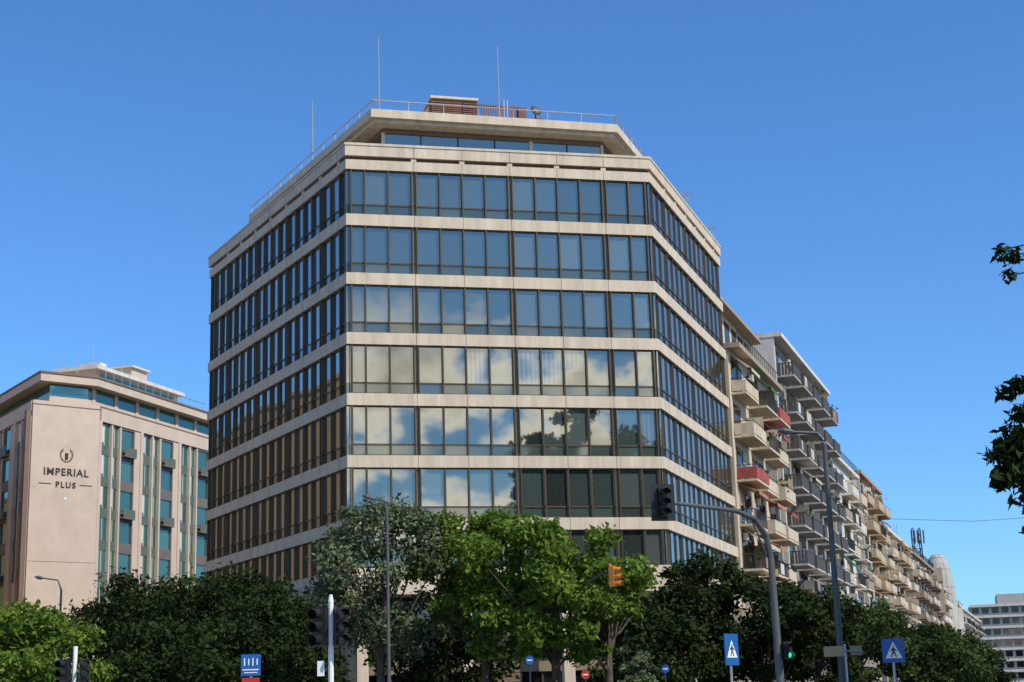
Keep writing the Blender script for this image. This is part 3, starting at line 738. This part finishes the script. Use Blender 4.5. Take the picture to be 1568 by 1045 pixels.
ped_sign('pedestrian_crossing_sign',9.87,42,2.82,0.62,R(8),1.0)
s=MB(); x,y=-7.72,45; s.tube([(x,y,0.1),(x,y,3.3)],.04,STEEL,8)
s.cbox((x,y-.05,3.05),(.56,.03,.6),BLUE)
for i in range(4): s.cbox((x-.18+i*.12,y-.072,3.14),(.03,.012,.22-.04*(i%2)),WHITE)
s.cbox((x,y-.072,2.92),(.46,.012,.03),WHITE); s.cbox((x,y-.072,2.84),(.38,.012,.025),WHITE)
s.cbox((x,y-.05,2.6),(.5,.03,.2),REDP)
s.obj('parking_information_sign')
s=MB(); x,y=9.9,50
s.cbox((x-.05,y-.2,3.08),(.62,.05,.32),TAN); s.cbox((x+.72,y+.1,3.1),(.45,.05,.3),TAN,R(30)); s.tube([(x-.3,y-.15,3.08),(x+.9,y+.05,3.08)],.03,STEEL,6); s.tube([(x+.35,y,0.1),(x+.35,y,3.3)],.035,STEEL,6)
s.obj('direction_sign')
for (x,y,z,nm,mm) in ((0.25,50,3.1,'blue_street_sign',BLUE),(4.7,52,2.75,'blue_street_sign',BLUE),(-14.6,44,2.5,'round_red_sign',REDP),(2.0,50,2.6,'round_red_sign',REDP)):
    s=MB(); s.tube([(x,y,0.1),(x,y,z+.15)],.025,DSTEEL,6)
    s.tube([(x,y-.06,z),(x,y-.035,z)],.14,mm,16); s.box(WF,x-.08,x+.08,-y+.062,-y+.066,z-.02,z+.02,WHITE)
    s.obj(nm)
s=MB(); s.tube([(34,150,18.6),(44,150,18.0),(56,150,18.4)],.02,DSTEEL,4)
s.obj('overhead_cable')

# ------------------------------------------------------------------ light
sd=Vector((0.80,-0.60,0)).normalized(); el=R(46)
sv=Vector((sd.x*math.cos(el),sd.y*math.cos(el),math.sin(el)))
L=bpy.data.lights.new('sun','SUN'); L.energy=4.9; L.angle=R(0.53); L.color=(1,0.93,0.81)
lo=bpy.data.objects.new('sun',L); scene.collection.objects.link(lo); lo.rotation_euler=sv.to_track_quat('Z','Y').to_euler(); lo.location=(60,-60,90)
W=bpy.data.worlds.new('World'); scene.world=W; W.use_nodes=True; nt=W.node_tree; nt.nodes.clear()
o=nt.nodes.new('ShaderNodeOutputWorld'); bg=nt.nodes.new('ShaderNodeBackground'); sky=nt.nodes.new('ShaderNodeTexSky')
sky.sky_type='NISHITA'; sky.sun_disc=False; sky.sun_elevation=el; sky.sun_rotation=math.atan2(sd.x,sd.y)
sky.air_density=1.0; sky.dust_density=0.3; sky.ozone_density=3.0; sky.altitude=50
bg.inputs[1].default_value=0.105
grade=nt.nodes.new('ShaderNodeMixRGB'); grade.blend_type='MULTIPLY'; grade.inputs[0].default_value=1; grade.inputs[2].default_value=(0.70,1.19,1.70,1)
nt.links.new(sky.outputs[0],grade.inputs[1])
tc=nt.nodes.new('ShaderNodeTexCoord'); mp=nt.nodes.new('ShaderNodeMapping'); mp.inputs['Scale'].default_value=(1,1,1.6); mp.inputs['Location'].default_value=(.3,.1,.0)
n=nt.nodes.new('ShaderNodeTexNoise'); n.inputs['Scale'].default_value=8.5; n.inputs['Detail'].default_value=9; n.inputs['Roughness'].default_value=0.58
nt.links.new(tc.outputs['Generated'],mp.inputs[0]); nt.links.new(mp.outputs[0],n.inputs['Vector'])
rp_=nt.nodes.new('ShaderNodeValToRGB'); rp_.color_ramp.elements[0].position=0.49; rp_.color_ramp.elements[1].position=0.55
nt.links.new(n.outputs[0],rp_.inputs[0])
cc=nt.nodes.new('ShaderNodeValToRGB'); cc.color_ramp.elements[0].position=0.5; cc.color_ramp.elements[1].position=0.66
cc.color_ramp.elements[0].color=(1,1,1,1); cc.color_ramp.elements[1].color=(0.34,0.32,0.29,1)
nt.links.new(n.outputs[0],cc.inputs[0])
cs=nt.nodes.new('ShaderNodeMixRGB'); cs.blend_type='MULTIPLY'; cs.inputs[0].default_value=1; cs.inputs[2].default_value=(25,25,24,1); nt.links.new(cc.outputs[0],cs.inputs[1])
sx=nt.nodes.new('ShaderNodeSeparateXYZ'); nt.links.new(tc.outputs['Generated'],sx.inputs[0])
m1=nt.nodes.new('ShaderNodeMapRange'); m1.inputs['From Min'].default_value=-0.3; m1.inputs['From Max'].default_value=-0.6; nt.links.new(sx.outputs[1],m1.inputs[0])
m2=nt.nodes.new('ShaderNodeMapRange'); m2.inputs['From Min'].default_value=0.27; m2.inputs['From Max'].default_value=0.22; nt.links.new(sx.outputs[2],m2.inputs[0])
a=nt.nodes.new('ShaderNodeMath'); a.operation='MULTIPLY'; nt.links.new(m1.outputs[0],a.inputs[0]); nt.links.new(m2.outputs[0],a.inputs[1])
b=nt.nodes.new('ShaderNodeMath'); b.operation='MULTIPLY'; nt.links.new(a.outputs[0],b.inputs[0]); nt.links.new(rp_.outputs[0],b.inputs[1])
mx=nt.nodes.new('ShaderNodeMixRGB'); nt.links.new(b.outputs[0],mx.inputs[0]); nt.links.new(grade.outputs[0],mx.inputs[1]); nt.links.new(cs.outputs[0],mx.inputs[2])
nt.links.new(mx.outputs[0],bg.inputs[0]); nt.links.new(bg.outputs[0],o.inputs[0])

scene.view_settings.view_transform='Standard'; scene.view_settings.look='None'; scene.view_settings.exposure=0
cd=bpy.data.cameras.new('camera'); cd.sensor_width=36; cd.lens=54.35; cd.clip_end=5000; cd.clip_start=0.1
co=bpy.data.objects.new('camera',cd); scene.collection.objects.link(co)
co.matrix_world=Matrix.Translation((0,0,1.6))@Matrix.Rotation(R(90+13.4),4,'X')@Matrix.Rotation(R(-1.75),4,'Z')
scene.camera=co
